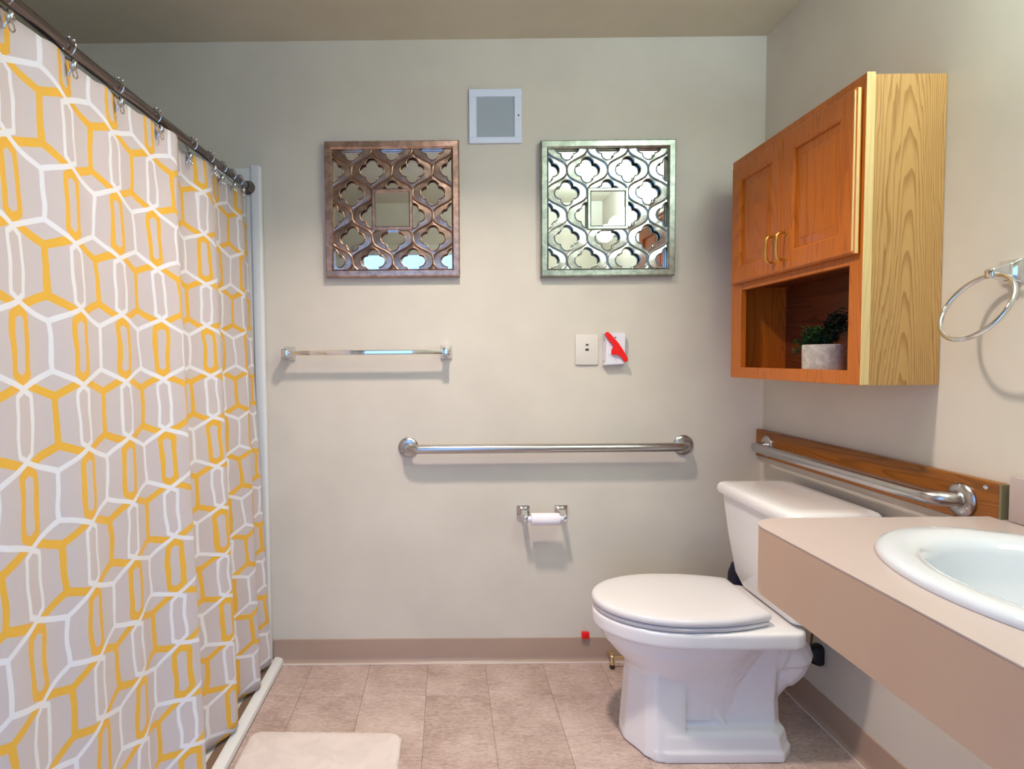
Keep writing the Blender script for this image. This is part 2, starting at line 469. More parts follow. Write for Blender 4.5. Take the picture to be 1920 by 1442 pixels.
# curtain cloth
HOOK_Y = [.88, 1.045, 1.215, 1.395, 1.575, 1.80, 1.93, 2.04, 2.13, 2.205]
KNOTS = [(.55, -.722), (.64, -.735), (.74, -.718), (.84, -.731), (.95, -.717), (1.07, -.730), (1.18, -.720), (1.29, -.732), (1.38, -.727), (1.45, -.736), (1.51, -.716), (1.56, -.693), (1.588, -.690),
         (1.62, -.716), (1.66, -.750), (1.70, -.760), (1.74, -.750), (1.80, -.722), (1.85, -.700), (1.878, -.701), (1.91, -.726), (1.95, -.748), (1.99, -.748),
         (2.05, -.725), (2.10, -.703), (2.125, -.704), (2.16, -.722), (2.20, -.728), (2.25, -.708), (2.32, -.700), (2.40, -.700)]
def knot(y):
    """hanging folds: the cloth swells towards the room and turns back behind each swell"""
    for i in range(len(KNOTS)-1):
        if KNOTS[i][0] <= y <= KNOTS[i+1][0]: break
    p = [KNOTS[max(0, min(len(KNOTS)-1, i+d))] for d in (-1, 0, 1, 2)]
    h = p[2][0]-p[1][0]; t = (y-p[1][0])/h
    m1 = (p[2][1]-p[0][1])/max(1e-6, p[2][0]-p[0][0])*h; m2 = (p[3][1]-p[1][1])/max(1e-6, p[3][0]-p[1][0])*h
    return (2*t**3-3*t*t+1)*p[1][1]+(t**3-2*t*t+t)*m1+(-2*t**3+3*t*t)*p[2][1]+(t**3-t*t)*m2
def plan(y, z):
    """where the cloth hangs at distance y and height z"""
    k = max(0, min(1, (1.83-z)/1.75)); top = max(0, 1-(1.83-z)/.18)
    yy = max(.56, y-.055*(1-k)*max(0, min(1, (y-1.3)/.25)))
    d = min(abs(y-h) for h in HOOK_Y)
    pin = top*.010*math.cos(2*PI*min(d, .085)/.17)
    return -.750+.033*k+(knot(yy)+.727)*(.50+.85*k)-pin*.6+.004*math.sin(2*PI*(y-.1)/.172)*(1-k)
NY, NZ = 520, 60
Y0, Y1 = .62, 2.262
ys = [Y0+(Y1-Y0)*i/NY for i in range(NY+1)]
# cloth length along the hem at mid height gives the print coordinate
us = [0.0]
for a, b in zip(ys[:-1], ys[1:]):
    us.append(us[-1]+math.hypot(b-a, plan(b, 1.0)-plan(a, 1.0)))
def u_at(y):
    t = (y-Y0)/(Y1-Y0)*NY; i = min(NY-1, int(t)); return us[i]+(us[i+1]-us[i])*(t-i)
bm = bmesh.new(); uvl = bm.loops.layers.uv.new('UVMap'); grid = []
for i, y in enumerate(ys):
    d = min(abs(y-h) for h in HOOK_Y)
    ztop = rod_pt(y).z-.019-.008*min(1, (d/.085)**2)-.016*max(0, min(1, (y-1.75)/.25))
    zbot = .040+.006*math.sin(y*17)
    row = []
    for k in range(NZ+1):
        t = k/NZ; z = ztop+(zbot-ztop)*t
        yy = y+.018*(1-t)*max(0, (y-1.9)/.36)           # far edge hangs towards the wall at the rod
        row.append((bm.verts.new((plan(y, z), yy, z)), us[i], z))
    grid.append(row)
U_OFF = -(u_at(1.035)) + .085
for i in range(NY):
    for k in range(NZ):
        q = (grid[i][k], grid[i+1][k], grid[i+1][k+1], grid[i][k+1])
        f = bm.faces.new([v[0] for v in q])
        for lp, v in zip(f.loops, q): lp[uvl].uv = (v[1]+U_OFF, v[2]-1.11+.145)
cur = obj('shower_curtain', bm, M['curtain'], None, angle=80, loc=(-.74, 1.4, .04))
tag(cur, 'sheer shower curtain printed with white and yellow hexagon lattice', 'curtain')
sol = cur.modifiers.new('thickness', 'SOLIDIFY'); sol.thickness = .0008

# hooks: a roller ring over the rod, a ball and a lower loop through the hem
def hook_parts(t, y):
    c = rod_pt(y); hem = plan(y, c.z-.045)
    bm = bmesh.new()
    pts = [c+Vector((math.cos(a)*.0185, 0, math.sin(a)*.0185)) for a in [math.radians(-60+300*i/20) for i in range(21)]]
    pts += [c+Vector((hem+.010-c.x, 0, -.030)), c+Vector((hem+.011-c.x, 0, -.044)), c+Vector((hem+.004-c.x, 0, -.056)), c+Vector((hem-.006-c.x, 0, -.050))]
    tube(bm, pts, .0017, 8); obj('wire', bm, M['hook'], t)
    for k, a in enumerate((40, 75, 110, 145)):
        p = c+Vector((math.cos(math.radians(a))*.0185, 0, math.sin(math.radians(a))*.0185))
        bm = bmesh.new(); bmesh.ops.create_icosphere(bm, subdivisions=2, radius=.0042, matrix=Matrix.Translation(p)); obj('roller_ball', bm, M['hook'], t)
    p = c+Vector((hem+.016-c.x, 0, -.036))
    bm = bmesh.new(); bmesh.ops.create_icosphere(bm, subdivisions=3, radius=.0095, matrix=Matrix.Translation(p) @ Matrix.Diagonal((.8, .9, 1.25, 1))); obj('bead', bm, M['hook'], t)
    bm = bmesh.new(); tube(bm, [p+Vector((.002, math.cos(a)*.008, -.018+math.sin(a)*.008)) for a in [2*PI*i/16 for i in range(16)]], .0014, 7, closed=True); obj('grommet', bm, M['hook'], t)
names = ['chrome curtain hook just outside the upper left corner of the photo', 'chrome curtain hook nearest the camera at the upper left corner',
         'second chrome curtain hook from the upper left corner with a shiny bead', 'third chrome curtain hook from the upper left corner',
         'fourth chrome curtain hook from the upper left, just before the deep fold', 'chrome curtain hook just beyond the deep curtain fold',
         'chrome curtain hook fourth from the wall end of the rod', 'chrome curtain hook third from the wall end of the rod',
         'chrome curtain hook second from the wall end of the rod', 'chrome curtain hook nearest the wall end of the rod']
for y, nm in zip(HOOK_Y[1:], names[1:]):
    t = thing('curtain_hook', nm, 'hook', tuple(rod_pt(y)), 'roller hooks along the curtain rod'); hook_parts(t, y)

# ---------------------------------------------------------------- lattice mirrors on the back wall
def lattice_mirror(cx, cz, label, fm, bmats, em):
    H = .2585; IN = .2285; yb, yf = YB-.002, YB-.034
    t = thing('lattice_mirror', label, 'mirror', (cx, YB, cz), 'pair of square lattice mirrors')
    # frame: four mitred mouldings
    prof = [(H, yb), (H, yf+.006), (H-.005, yf), (IN+.006, yf), (IN, yf+.006), (IN, yb)]
    for k in range(4):
        a = k*PI/2; bm = bmesh.new()
        def P(s, off, y):
            x, z = s*off, off
            return (cx+x*math.cos(a)-z*math.sin(a), y, cz+x*math.sin(a)+z*math.cos(a))
        loft(bm, [[P(-1, o, y) for o, y in prof], [P(1, o, y) for o, y in prof]])
        obj('frame_rail', bm, fm, t)
    obj('mirror_glass', B((cx-IN-.004, YB-.006, cz-IN-.004), (cx+IN+.004, YB-.003, cz+IN+.004)), M['mirror'], t)
    # ogee lattice: thin ribs on the ogee lines, a plate with quatrefoil openings in every cell, a rib round each opening
    Up, Vp = .156, .172
    yl = YB-.021; Q = .072; J0 = -.0235
    def f(th): return math.tanh(1.25*math.sin(th))/math.tanh(1.25)
    be = bmesh.new()
    def rib(pts, r):
        run = []
        def flush(q):
            if len(q) > 2: tube(be, [(cx+x, yl-.001, cz+z) for x, z in q], r, 8, flat=1.0)
        for x, z in pts:
            if abs(x) > IN or abs(z) > IN or (abs(x) < Q and abs(z) < Q): flush(run); run = []
            else: run.append((x, z))
        flush(run)
    for k in range(-4, 4):
        c = (k+.5)*Up/2; sg = 1 if k % 2 == 0 else -1
        rib([(c-sg*(Up/4)*f(2*PI*(v-J0)/Vp+PI/2), v) for v in [-IN+2*IN*i/150 for i in range(151)]], .0036)
    bm = bmesh.new()
    def half(v):                                       # half width of a cell at height v from its centre
        return Up/4*(1+f(2*PI*v/Vp+PI/2))
    NA = 64
    for k in range(-3, 4):
        for n in range(-3, 4):
            x0 = k*Up/2; z0 = J0+Vp/2+n*Vp-(Vp/2 if k % 2 else 0)
            if abs(x0) > IN+.08 or abs(z0) > IN+.08: continue
            opening, outer = [], []
            for i in range(NA):
                a = 2*PI*i/NA
                r = .0335+.0145*abs(math.cos(2*a))**.9
                opening.append((x0+r*math.cos(a), z0+r*math.sin(a)*1.02))
                lo, hi = 0, .12                          # distance from the cell centre to the ogee line
                for _ in range(24):
                    m_ = (lo+hi)/2; x_, v_ = m_*math.cos(a), m_*math.sin(a)
                    if abs(v_) < Vp/2 and abs(x_) < half(v_): lo = m_
                    else: hi = m_
                outer.append((x0+lo*math.cos(a), z0+lo*math.sin(a)))
            rib(opening+opening[:1], .0024)
            cl = lambda p: (min(IN, max(-IN, p[0])), min(IN, max(-IN, p[1])))
            vi = [bm.verts.new((cx+cl(p)[0], yl, cz+cl(p)[1])) for p in opening]
            vo = [bm.verts.new((cx+cl(p)[0], yl+.0015, cz+cl(p)[1])) for p in outer]
            vb = [bm.verts.new((cx+cl(p)[0], yl+.006, cz+cl(p)[1])) for p in opening]
            for i in range(NA):
                j = (i+1) % NA
                mx_, mz_ = (outer[i][0]+opening[i][0])/2, (outer[i][1]+opening[i][1])/2
                if abs(mx_) < Q-.004 and abs(mz_) < Q-.004: continue
                for q in ((vi[i], vi[j], vo[j], vo[i]), (vi[j], vi[i], vb[i], vb[j])):
                    xs = [v.co.x for v in q]; zs = [v.co.z for v in q]
                    if max(xs)-min(xs) < 1e-6 and max(zs)-min(zs) < 1e-6: continue
                    bm.faces.new(q)
    bmesh.ops.dissolve_degenerate(bm, edges=bm.edges, dist=1e-6)
    obj('lattice_plate', bm, bmats, t)
    obj('lattice_ribs', be, em, t)
    obj('centre_mirror', B((cx-.066, yl-.0035, cz-.066), (cx+.066, yl-.0015, cz+.066)), M['mirror'], t)
    # centre frame
    q0, q1 = .064, .079
    prof = [(q1, YB-.008), (q1, yl-.005), (q1-.003, yl-.008), (q0+.004, yl-.008), (q0, yl-.004), (q0, YB-.008)]
    for k in range(4):
        a = k*PI/2; bm = bmesh.new()
        def P(s, off, y):
            x, z = s*off, off
            return (cx+x*math.cos(a)-z*math.sin(a), y, cz+x*math.sin(a)+z*math.cos(a))
        loft(bm, [[P(-1, o, y) for o, y in prof], [P(1, o, y) for o, y in prof]])
        obj('centre_frame_rail', bm, fm, t)
    return t
lattice_mirror(-.200, 1.792, 'square pewter lattice mirror tinted with a brown reflection above the towel bar', M['brown_reflect'], M['brown_reflect_band'], M['brown_reflect_edge'])
lattice_mirror(.628, 1.787, 'silvery pewter square lattice mirror above the wall plates, next to cabinet', M['pewter'], M['pewter_band'], M['dark_pewter'])

# access panel
t = thing('access_panel', 'small white framed square access panel with grey inset high between mirrors', 'panel', (.2, YB, 2.146))
ax0, ax1, az0, az1 = .098, .301, 2.044, 2.248
bm = bmesh.new(); w = .029
for a, b in (((ax0, az0), (ax1, az0+w-.006)), ((ax0, az1-w), (ax1, az1)), ((ax0, az0+w-.006), (ax0+w, az1-w)), ((ax1-w, az0+w-.006), (ax1, az1-w))):
    box(bm, (a[0], YB-.012, a[1]), (b[0], YB-.0005, b[1]), .0015, 1)
obj('frame', bm, M['vent_white'], t)
obj('inset_panel', B((ax0+w, YB-.006, az0+w-.006), (ax1-w, YB-.001, az1-w)), M['vent_grey'], t)
obj('latch', L([(0, -.002), (.003, -.002), (.003, .001), (0, .001)], (ax1-.013, YB-.012, 2.147), 'Y', 12), M['slot'], t)

# ---------------------------------------------------------------- towel bar
t = thing('towel_bar', 'flat chrome towel bar on square posts below the left lattice mirror', 'towel bar', (-.306, YB, 1.243))
TBZ = 1.243
for sx in (-.612, .003):
    bm = bmesh.new()
    def sq(h, y, dz=0): return [(sx-h, y, TBZ-h*1.15+dz), (sx+h, y, TBZ-h*1.15+dz), (sx+h, y, TBZ+h*1.15+dz), (sx-h, y, TBZ+h*1.15+dz)]
    loft(bm, [sq(.023, YB-.0005), sq(.023, YB-.007), sq(.015, YB-.018), sq(.011, YB-.05), sq(.0135, YB-.058), sq(.0135, YB-.078), sq(.011, YB-.081)])
    bmesh.ops.bevel(bm, geom=list(bm.edges), offset=.0012, segments=1, affect='EDGES')
    obj('post', bm, M['chrome'], t)
bm = B((-.606, YB-.073, TBZ-.0085), (-.003, YB-.062, TBZ+.0085), bev=.0015)
obj('bar', bm, M['chrome'], t)

# ---------------------------------------------------------------- wall plates
t = thing('wall_plate', 'ivory wall plate with two small dark slots beside the red switch', 'wall plate', (.553, YB, 1.246))
obj('cover', B((.508, YB-.008, 1.187), (.598, YB-.0005, 1.307), bev=.003, seg=3), M['plate'], t)
obj('slot', B((.5480, YB-.0095, 1.2625), (.5590, YB-.0075, 1.2690), bev=.0008, seg=1), M['slot'], t)
obj('slot', B((.5465, YB-.0095, 1.2425), (.5600, YB-.0075, 1.2510), bev=.0008, seg=1), M['slot'], t)
t = thing('pull_switch', 'white emergency call switch with slanted red pull lever', 'switch', (.657, YB, 1.248))
bm = bmesh.new()
out = [(-.041, .061), (.041, .061), (.037, .045), (.040, -.058), (-.041, -.062), (-.034, -.04), (-.033, .03)]
yf = YB-.030
R0 = [(.657+x*1.04, YB-.0005, 1.248+z*1.04) for x, z in out]; R1 = [(.657+x, yf, 1.248+z) for x, z in out]
loft(bm, [R0, R1]); bmesh.ops.bevel(bm, geom=list(bm.edges), offset=.002, segments=2, affect='EDGES')
obj('housing', bm, M['white_plate'], t)
bm = bmesh.new()
lever = [(-.043, .056), (-.033, .066), (-.020, .055), (.010, .020), (.030, -.010), (.044, -.034), (.047, -.046), (.040, -.052), (.034, -.052), (.024, -.036), (.016, -.027), (.004, -.022), (-.016, -.024), (-.016, -.006), (-.012, .003), (-.004, .008), (-.012, .015), (-.030, .036)]
loft(bm, [[(.657+x, yf-.0005, 1.250+z) for x, z in lever], [(.657+x, yf-.012, 1.250+z) for x, z in lever]])
bmesh.ops.bevel(bm, geom=list(bm.edges), offset=.0015, segments=2, affect='EDGES')
obj('pull_lever', bm, M['red'], t)
obj('indicator', B((.6545, yf-.0015, 1.290), (.6605, yf+.001, 1.2945)), M['slot'], t)
obj('pivot_screw', L([(0, -.002), (.003, -.002), (.003, .001), (0, .001)], (.660, yf, 1.207), 'Y', 12), mat('screw_grey', (196, 198, 200), .4), t)
bm = B((.533, YB-.020, .0965), (.562, YB-.008, .124), bev=.003)
tag(obj('pull_tab', bm, M['red'], None, loc=(.5475, YB-.014, .0965)), 'small red square tab on the baseboard top left of toilet', 'tab')

# ---------------------------------------------------------------- grab bar on the back wall
def flange(bm, c, n, r=.040):
    pr = [(0, 0), (r, 0), (r, .004), (r-.003, .008), (r-.012, .011), (.021, .012), (.019, .016), (0, .016)]
    if n == 'Y': lathe(bm, [(a, -h) for a, h in pr], c, 'Y')
    else: lathe(bm, [(a, -h) for a, h in pr], c, 'X')
def screw_ring(t, c, n, m):
    for k in range(3):
        a = PI/2+k*2*PI/3
        if n == 'Y': p = (c[0]+math.cos(a)*.029, c[1]-.0095, c[2]+math.sin(a)*.029); prof = [(0, -.002), (.0035, -.0015), (.004, .001), (0, .001)]; ax_ = 'Y'
        else: p = (c[0]-.0095, c[1]+math.cos(a)*.029, c[2]+math.sin(a)*.029); prof = [(0, -.002), (.0035, -.0015), (.004, .001), (0, .001)]; ax_ = 'X'
        obj('screw', L(prof, p, ax_, 10), m, t)
GZ = .868
t = thing('grab_bar', 'long straight steel grab bar on the back wall above paper holder', 'grab bar', (.39, YB, GZ), 'steel grab bars')
for x in (-.150, .934):
    bm = bmesh.new(); flange(bm, (x, YB-.0005, GZ), 'Y'); fl = obj('flange', bm, M['steel'], t)
    screw_ring(fl, (x, YB, GZ), 'Y', M['chrome'])
pts = [(-.150, YB-.012, GZ), (-.149, YB-.030, GZ), (-.142, YB-.046, GZ), (-.128, YB-.056, GZ), (-.108, YB-.059, GZ), (.1, YB-.059, GZ), (.39, YB-.059, GZ), (.7, YB-.059, GZ), (.892, YB-.059, GZ), (.912, YB-.056, GZ), (.926, YB-.046, GZ), (.933, YB-.030, GZ), (.934, YB-.012, GZ)]
bm = bmesh.new(); tube(bm, pts, .0175, 20); obj('rail', bm, M['steel'], t, angle=60)

# ---------------------------------------------------------------- toilet paper
t = thing('paper_holder', 'chrome two post toilet paper holder under the back grab bar', 'paper holder', (.377, YB, .607))
for x, s in ((.303, 1), (.453, -1)):
    bm = bmesh.new()
    def sq(h, y, dx=0, dz=0, hz=None):
        hz = hz or h
        return [(x+dx-h, y, .607+dz-hz), (x+dx+h, y, .607+dz-hz), (x+dx+h, y, .607+dz+hz), (x+dx-h, y, .607+dz+hz)]
    loft(bm, [sq(.026, YB-.0005), sq(.026, YB-.005), sq(.018, YB-.013), sq(.010, YB-.022), sq(.007, YB-.070, 0, -.006, .012), sq(.007, YB-.088, 0, -.008, .013), sq(.005, YB-.090, 0, -.008, .010)])
    bmesh.ops.bevel(bm, geom=list(bm.edges), offset=.001, segments=1, affect='EDGES')
    obj('post', bm, M['chrome'], t)
bm = bmesh.new(); lathe(bm, [(0, -.069), (.009, -.068), (.0115, -.060), (.0115, .060), (.009, .068), (0, .069)], (.378, YB-.079, .598), 'X', 20)
obj('spindle', bm, M['white_plate'], t)
bm = bmesh.new(); lathe(bm, [(.0118, -.054), (.0225, -.054), (.0235, -.052), (.0235, .052), (.0225, .054), (.0118, .054)], (.377, YB-.079, .597), 'X', 32)
tag(obj('paper_roll', bm, M['paper'], None, loc=(.377, YB-.079, .597)), 'nearly used up white toilet paper roll on the chrome holder', 'paper roll')

# ---------------------------------------------------------------- wall cabinet
CX0, CX1, CY0, CY1, CZ0, CZ1 = 1.040, XR-.001, 1.505, 2.185, 1.140, 1.906
cab = thing('wall_cabinet', 'oak wall cabinet with two panelled doors over an open shelf', 'cabinet', (XR, 1.845, CZ0))
FX = CX0+.019                                       # back of the face frame
bm = bmesh.new(); box(bm, (FX, CY0, CZ0), (CX1, CY0+.013, CZ1)); obj('side_panel', bm, M['oak_side_lit'], cab)['label'] = 'oak side with the vanity light painted in as a paler tone'
bm = bmesh.new(); box(bm, (FX, CY1-.013, CZ0), (CX1, CY1, CZ1)); obj('side_panel', bm, M['oak_front'], cab)
bm = bmesh.new(); box(bm, (FX, CY0+.013, CZ1-.016), (CX1, CY1-.013, CZ1-.002)); obj('top_panel', bm, M['oak_front'], cab)
bm = bmesh.new(); box(bm, (FX, CY0+.013, CZ0+.012), (CX1, CY1-.013, CZ0+.030)); obj('bottom_panel', bm, M['oak_front'], cab)
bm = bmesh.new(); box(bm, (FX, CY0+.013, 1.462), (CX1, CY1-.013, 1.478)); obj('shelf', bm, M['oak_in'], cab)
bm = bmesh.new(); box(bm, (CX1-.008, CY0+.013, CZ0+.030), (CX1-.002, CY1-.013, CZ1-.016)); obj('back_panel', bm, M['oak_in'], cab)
bm = bmesh.new(); box(bm, (CX0, CY0-.001, CZ0), (FX, CY0+.048, CZ1+.004), .0015, 1); obj('stile', bm, [M['oak_front']], cab)
bm = bmesh.new(); box(bm, (CX0, CY1-.072, CZ0), (FX, CY1+.001, CZ1+.004), .0015, 1); obj('stile', bm, M['oak_front'], cab)
for nm, z0, z1 in (('bottom_rail', CZ0, 1.177), ('middle_rail', 1.447, 1.490), ('top_rail', 1.862, CZ1+.004)):
    bm = bmesh.new(); box(bm, (CX0+.0005, CY0+.048, z0), (FX, CY1-.072, z1), .001, 1); obj(nm, bm, M['oak_front'], cab)
bm = bmesh.new(); box(bm, (CX0-.0005, CY0-.0045, CZ0+.001), (FX+.002, CY0-.001, CZ1+.0045), .001, 1)
obj('edge_band', bm, M['oak_edge'], cab)['label'] = 'pale edge strip down the cabinet corner'
def door(y0, y1, hy, hside):
    z0, z1, xf, xb = 1.470, 1.880, CX0-.020, CX0-.001
    w = .054
    bm = bmesh.new()
    # frame with chamfered inner edge round a recessed panel
    def ring(i, x): return [(x, y0+i, z0+i), (x, y1-i, z0+i), (x, y1-i, z1-i), (x, y0+i, z1-i)]
    loft(bm, [ring(.002, xb), ring(0, xb-.004), ring(0, xf+.006), ring(.005, xf), ring(w, xf), ring(w+.006, xf+.005), ring(w+.007, xf+.012)], cap=False)
    bm.faces.new([bm.verts.new(p) for p in ring(.002, xb)])
    d = obj('door', bm, M['oak_front'], cab)
    bm = bmesh.new()
    loft(bm, [ring(w+.0065, xf+.014), ring(w+.0065, xf+.010), ring(w+.030, xf+.009), ring(w+.034, xf+.006)])
    obj('door_panel', bm, M['oak_front'], d)
    for i0, x0, x1 in () if hside < 0 else ((0, xf+.0065, xb-.005), (.0055, xf+.0005, xf+.0055)):
        obj('door_edge_lit', B((x0, y0+i0*.55-.0012, z0+.002+i0), (x1, y0+i0*.55+.002, z1-.002-i0)), M['oak_edge'], d)['label'] = 'stepped door edge painted pale for the light it catches'  # pale strips paint in the light caught along the door edge
    bm = bmesh.new()
    hz0, hz1 = 1.505, 1.583
    tube(bm, smoothpath([(xf, hy, hz0), (xf-.020, hy, hz0), (xf-.028, hy, hz0+.010), (xf-.030, hy, (hz0+hz1)/2), (xf-.028, hy, hz1-.010), (xf-.020, hy, hz1), (xf, hy, hz1)], 5), .0042, 10)
    for z in (hz0, hz1): lathe(bm, [(0, -.002), (.007, -.002), (.0075, .0), (.0075, .002), (0, .002)], (xf-.001, hy, z), 'X', 12)
    obj('handle', bm, M['brass'], d)['label'] = 'curved brass pull'
door(1.514, 1.833, 1.806, 1); door(1.836, 2.150, 1.864, -1)

# potted plant on the open shelf
px, py, pz = 1.112, 1.765, CZ0+.0305
pl = thing('potted_plant', 'small leafy green plant in a round pale concrete pot', 'potted plant', (px, py, pz))
bm = bmesh.new(); lathe(bm, [(0, 0), (.050, 0), (.054, .004), (.055, .076), (.052, .078), (.047, .076), (.046, .066), (0, .066)], (px, py, pz), 'Z', 36); obj('pot', bm, M['concrete'], pl)
bm = bmesh.new(); lathe(bm, [(0, 0), (.0455, 0), (.0455, .003), (0, .005)], (px, py, pz+.066), 'Z', 20); obj('soil', bm, M['soil'], pl)
def leaf(bm, p, d, up, ln, w):
    d = d.normalized(); s = d.cross(up).normalized(); u = s.cross(d)
    v = [bm.verts.new(q) for q in (p, p+d*ln*.35+s*w+u*ln*.06, p+d*ln+u*-.12*ln, p+d*ln*.35-s*w+u*ln*.06, p+d*ln*.45-u*.0008)]
    bm.faces.new((v[0], v[1], v[4])); bm.faces.new((v[1], v[2], v[4])); bm.faces.new((v[2], v[3], v[4])); bm.faces.new((v[3], v[0], v[4]))
bmA, bmB, bms = bmesh.new(), bmesh.new(), bmesh.new()
rnd = random.Random(3)
for k in range(64):
    a = rnd.uniform(0, 2*PI); r0 = rnd.uniform(0, .030); dark = rnd.random() < .42
    base = Vector((px+math.cos(a)*r0*.8, py+math.sin(a)*r0, pz+.066))
    if dark: tip = Vector((px+rnd.uniform(-.01, .055), py-.035+rnd.uniform(-.05, .03), pz+rnd.uniform(.11, .178)))
    else: tip = Vector((px-.012+rnd.uniform(-.045, .05), py+.020+rnd.uniform(-.045, .07), pz+rnd.uniform(.072, .128)))
    if k in (3, 9, 14): tip = Vector((px-.045, py+.072, pz+rnd.uniform(.03, .06))); dark = False
    tip.x = min(tip.x, 1.205); tip.x = max(tip.x, 1.065)
    mid = (base+tip)/2+Vector((0, 0, .022))
    st = smoothpath([base, mid, tip], 5)
    tube(bms, st, .0011, 5)
    for q in range(11):
        p = st[min(len(st)-1, 2+q*(len(st)-2)//11)]
        d = Vector((rnd.uniform(-1, 1), rnd.uniform(-1, 1), rnd.uniform(-.3, .9)))
        leaf(bmB if dark else bmA, p, d, Vector((.1, .1, 1)), rnd.uniform(.014, .023), rnd.uniform(.0055, .0085))
o = obj('foliage', bmA, M['leaf'], pl, smooth=False); o['kind'] = 'stuff'
o = obj('foliage', bmB, M['leaf_dark'], pl, smooth=False); o['kind'] = 'stuff'; o['label'] = 'darker taller sprigs at the back'
obj('stem', bms, M['leaf_dark'], pl)

# ---------------------------------------------------------------- right wall: backer board and grab bar
BX = XR-.020
bm = bmesh.new(); box(bm, (BX, 1.312, .826), (XR-.0005, YB-.003, .930), .002, 1)
bb = thing('backer_board', 'long oak board mounted on the right wall behind toilet tank', 'board', (XR, 1.83, .826))
obj('board', bm, M['oak_rail'], bb)
obj('end_strip', B((BX-.0005, 1.306, .826), (XR-.0005, 1.312, .929), bev=.0008, seg=1), mat('worn_board_end', (126, 116, 84), .6), bb)['label'] = 'worn greenish end of the board'
for y, z in ((1.345, .915), (1.345, .842)):
    obj('screw', L([(0, -.003), (.004, -.0025), (.006, -.0005), (.006, .001), (0, .001)], (BX, y, z), 'X', 12), M['chrome'], bb)
gz = .873
t = thing('grab_bar', 'shorter steel grab bar mounted on the oak board over the toilet tank', 'grab bar', (BX, 1.83, gz), 'steel grab bars')
for y in (1.405, 2.262):
    bm = bmesh.new(); flange(bm, (BX-.0003, y, gz), 'X'); fl = obj('flange', bm, M['steel'], t); screw_ring(fl, (BX, y, gz), 'X', M['chrome'])
g0 = BX
pts = [(g0-.012, 1.405, gz), (g0-.034, 1.407, gz), (g0-.050, 1.418, gz), (g0-.058, 1.438, gz), (g0-.060, 1.47, gz), (g0-.060, 1.7, gz), (g0-.060, 2.0, gz), (g0-.060, 2.200, gz), (g0-.058, 2.229, gz), (g0-.050, 2.249, gz), (g0-.034, 2.260, gz), (g0-.012, 2.262, gz)]
bm = bmesh.new(); tube(bm, pts, .0175, 20); obj('rail', bm, M['steel'], t, angle=60)

# ---------------------------------------------------------------- towel ring
t = thing('towel_ring', 'polished chrome towel ring on the right wall above the sink', 'towel ring', (XR, 1.318, 1.395))
def sqx(h, x, dz=0, k=1.0): return [(x, 1.318-h, 1.395+dz-h*k), (x, 1.318+h, 1.395+dz-h*k), (x, 1.318+h, 1.395+dz+h*k), (x, 1.318-h, 1.395+dz+h*k)]
bm = bmesh.new(); loft(bm, [sqx(.026, XR-.0005), sqx(.026, XR-.007), sqx(.017, XR-.018), sqx(.0125, XR-.034), sqx(.011, XR-.052, -.004), sqx(.008, XR-.056, -.004)])
bmesh.ops.bevel(bm, geom=list(bm.edges), offset=.0015, segments=1, affect='EDGES'); obj('post', bm, M['chrome'], t)
RR, TILT = .078, math.radians(27)
ring_top = Vector((XR-.046, 1.316, 1.388)); down = Vector((-math.sin(TILT), 0, -math.cos(TILT)))
bm = bmesh.new(); tube(bm, [ring_top+down*(RR-RR*math.sin(a))+Vector((0, math.cos(a)*RR*1.04, 0)) for a in [2*PI*i/56 for i in range(56)]], .0055, 12, closed=True)
obj('ring', bm, M['chrome'], t, angle=70)

# ---------------------------------------------------------------- toilet
TY = 1.883
def egg(xf, xm, xb, hw, z, n=40, eb=.75, ef=1.0, cy=TY):
    out = []
    for i in range(n):
        a = 2*PI*i/n; c, s = math.cos(a), math.sin(a)
        e = ef if c < 0 else eb
        cc = math.copysign(abs(c)**e, c); ss = math.copysign(abs(s)**(e if c > 0 else 1.0), s)
        out.append((xm+(xm-xf)*cc if c < 0 else xm+(xb-xm)*cc, cy+hw*ss, z))
    return out
toi = thing('toilet', 'white two piece toilet with lid closed against the right wall', 'toilet', (.82, TY, 0))
bm = bmesh.new()
# bowl: rim slab over a bowl that narrows to the pedestal
loft(bm, [egg(.590, .70, .94, .100, .10), egg(.580, .70, .95, .112, .20), egg(.572, .70, .96, .124, .245), egg(.535, .71, .97, .148, .285), egg(.500, .72, .99, .170, .325), egg(.480, .73, 1.02, .184, .366)])
bb_ = bmesh.new()
# rim and rear deck in one flat slab
def rim(z, o=0.0):
    half = []
    for i in range(17):
        a = PI/2*i/16
        half.append((.725-(.725-.466+o)*math.cos(a), (.192+o)*math.sin(a)))
    half += [(.80, .195+o), (.90, .196+o), (.985, .195+o)]
    half += [(1.0+.055*math.sin(math.radians(t))+o, .140+.055*math.cos(math.radians(t))+o) for t in (10, 30, 50, 70, 90)]
    pts = [(x, TY-y, z) for x, y in half] + [(x, TY+y, z) for x, y in reversed(half[1:])]
    return pts
loft(bm, [rim(.366, -.006), rim(.369, -.001), rim(.375, 0), rim(.405, 0), rim(.412, -.002), rim(.415, -.007)])
# front column of the pedestal
def column(z, xf, xb, hw, ch):
    pts = [(xf, -.030), (xf+ch*.55, -hw*.80), (xf+ch, -hw), (xb-.01, -hw), (xb, -hw+.012), (xb, hw-.012), (xb-.01, hw), (xf+ch, hw), (xf+ch*.55, hw*.80), (xf, .030)]
    return [(x, TY+y, z) for x, y in pts]
loft(bm, [column(.004, .556, .715, .146, .070), column(.05, .560, .718, .140, .068), column(.12, .566, .722, .128, .062), column(.20, .572, .726, .120, .058), column(.26, .580, .730, .118, .055)])
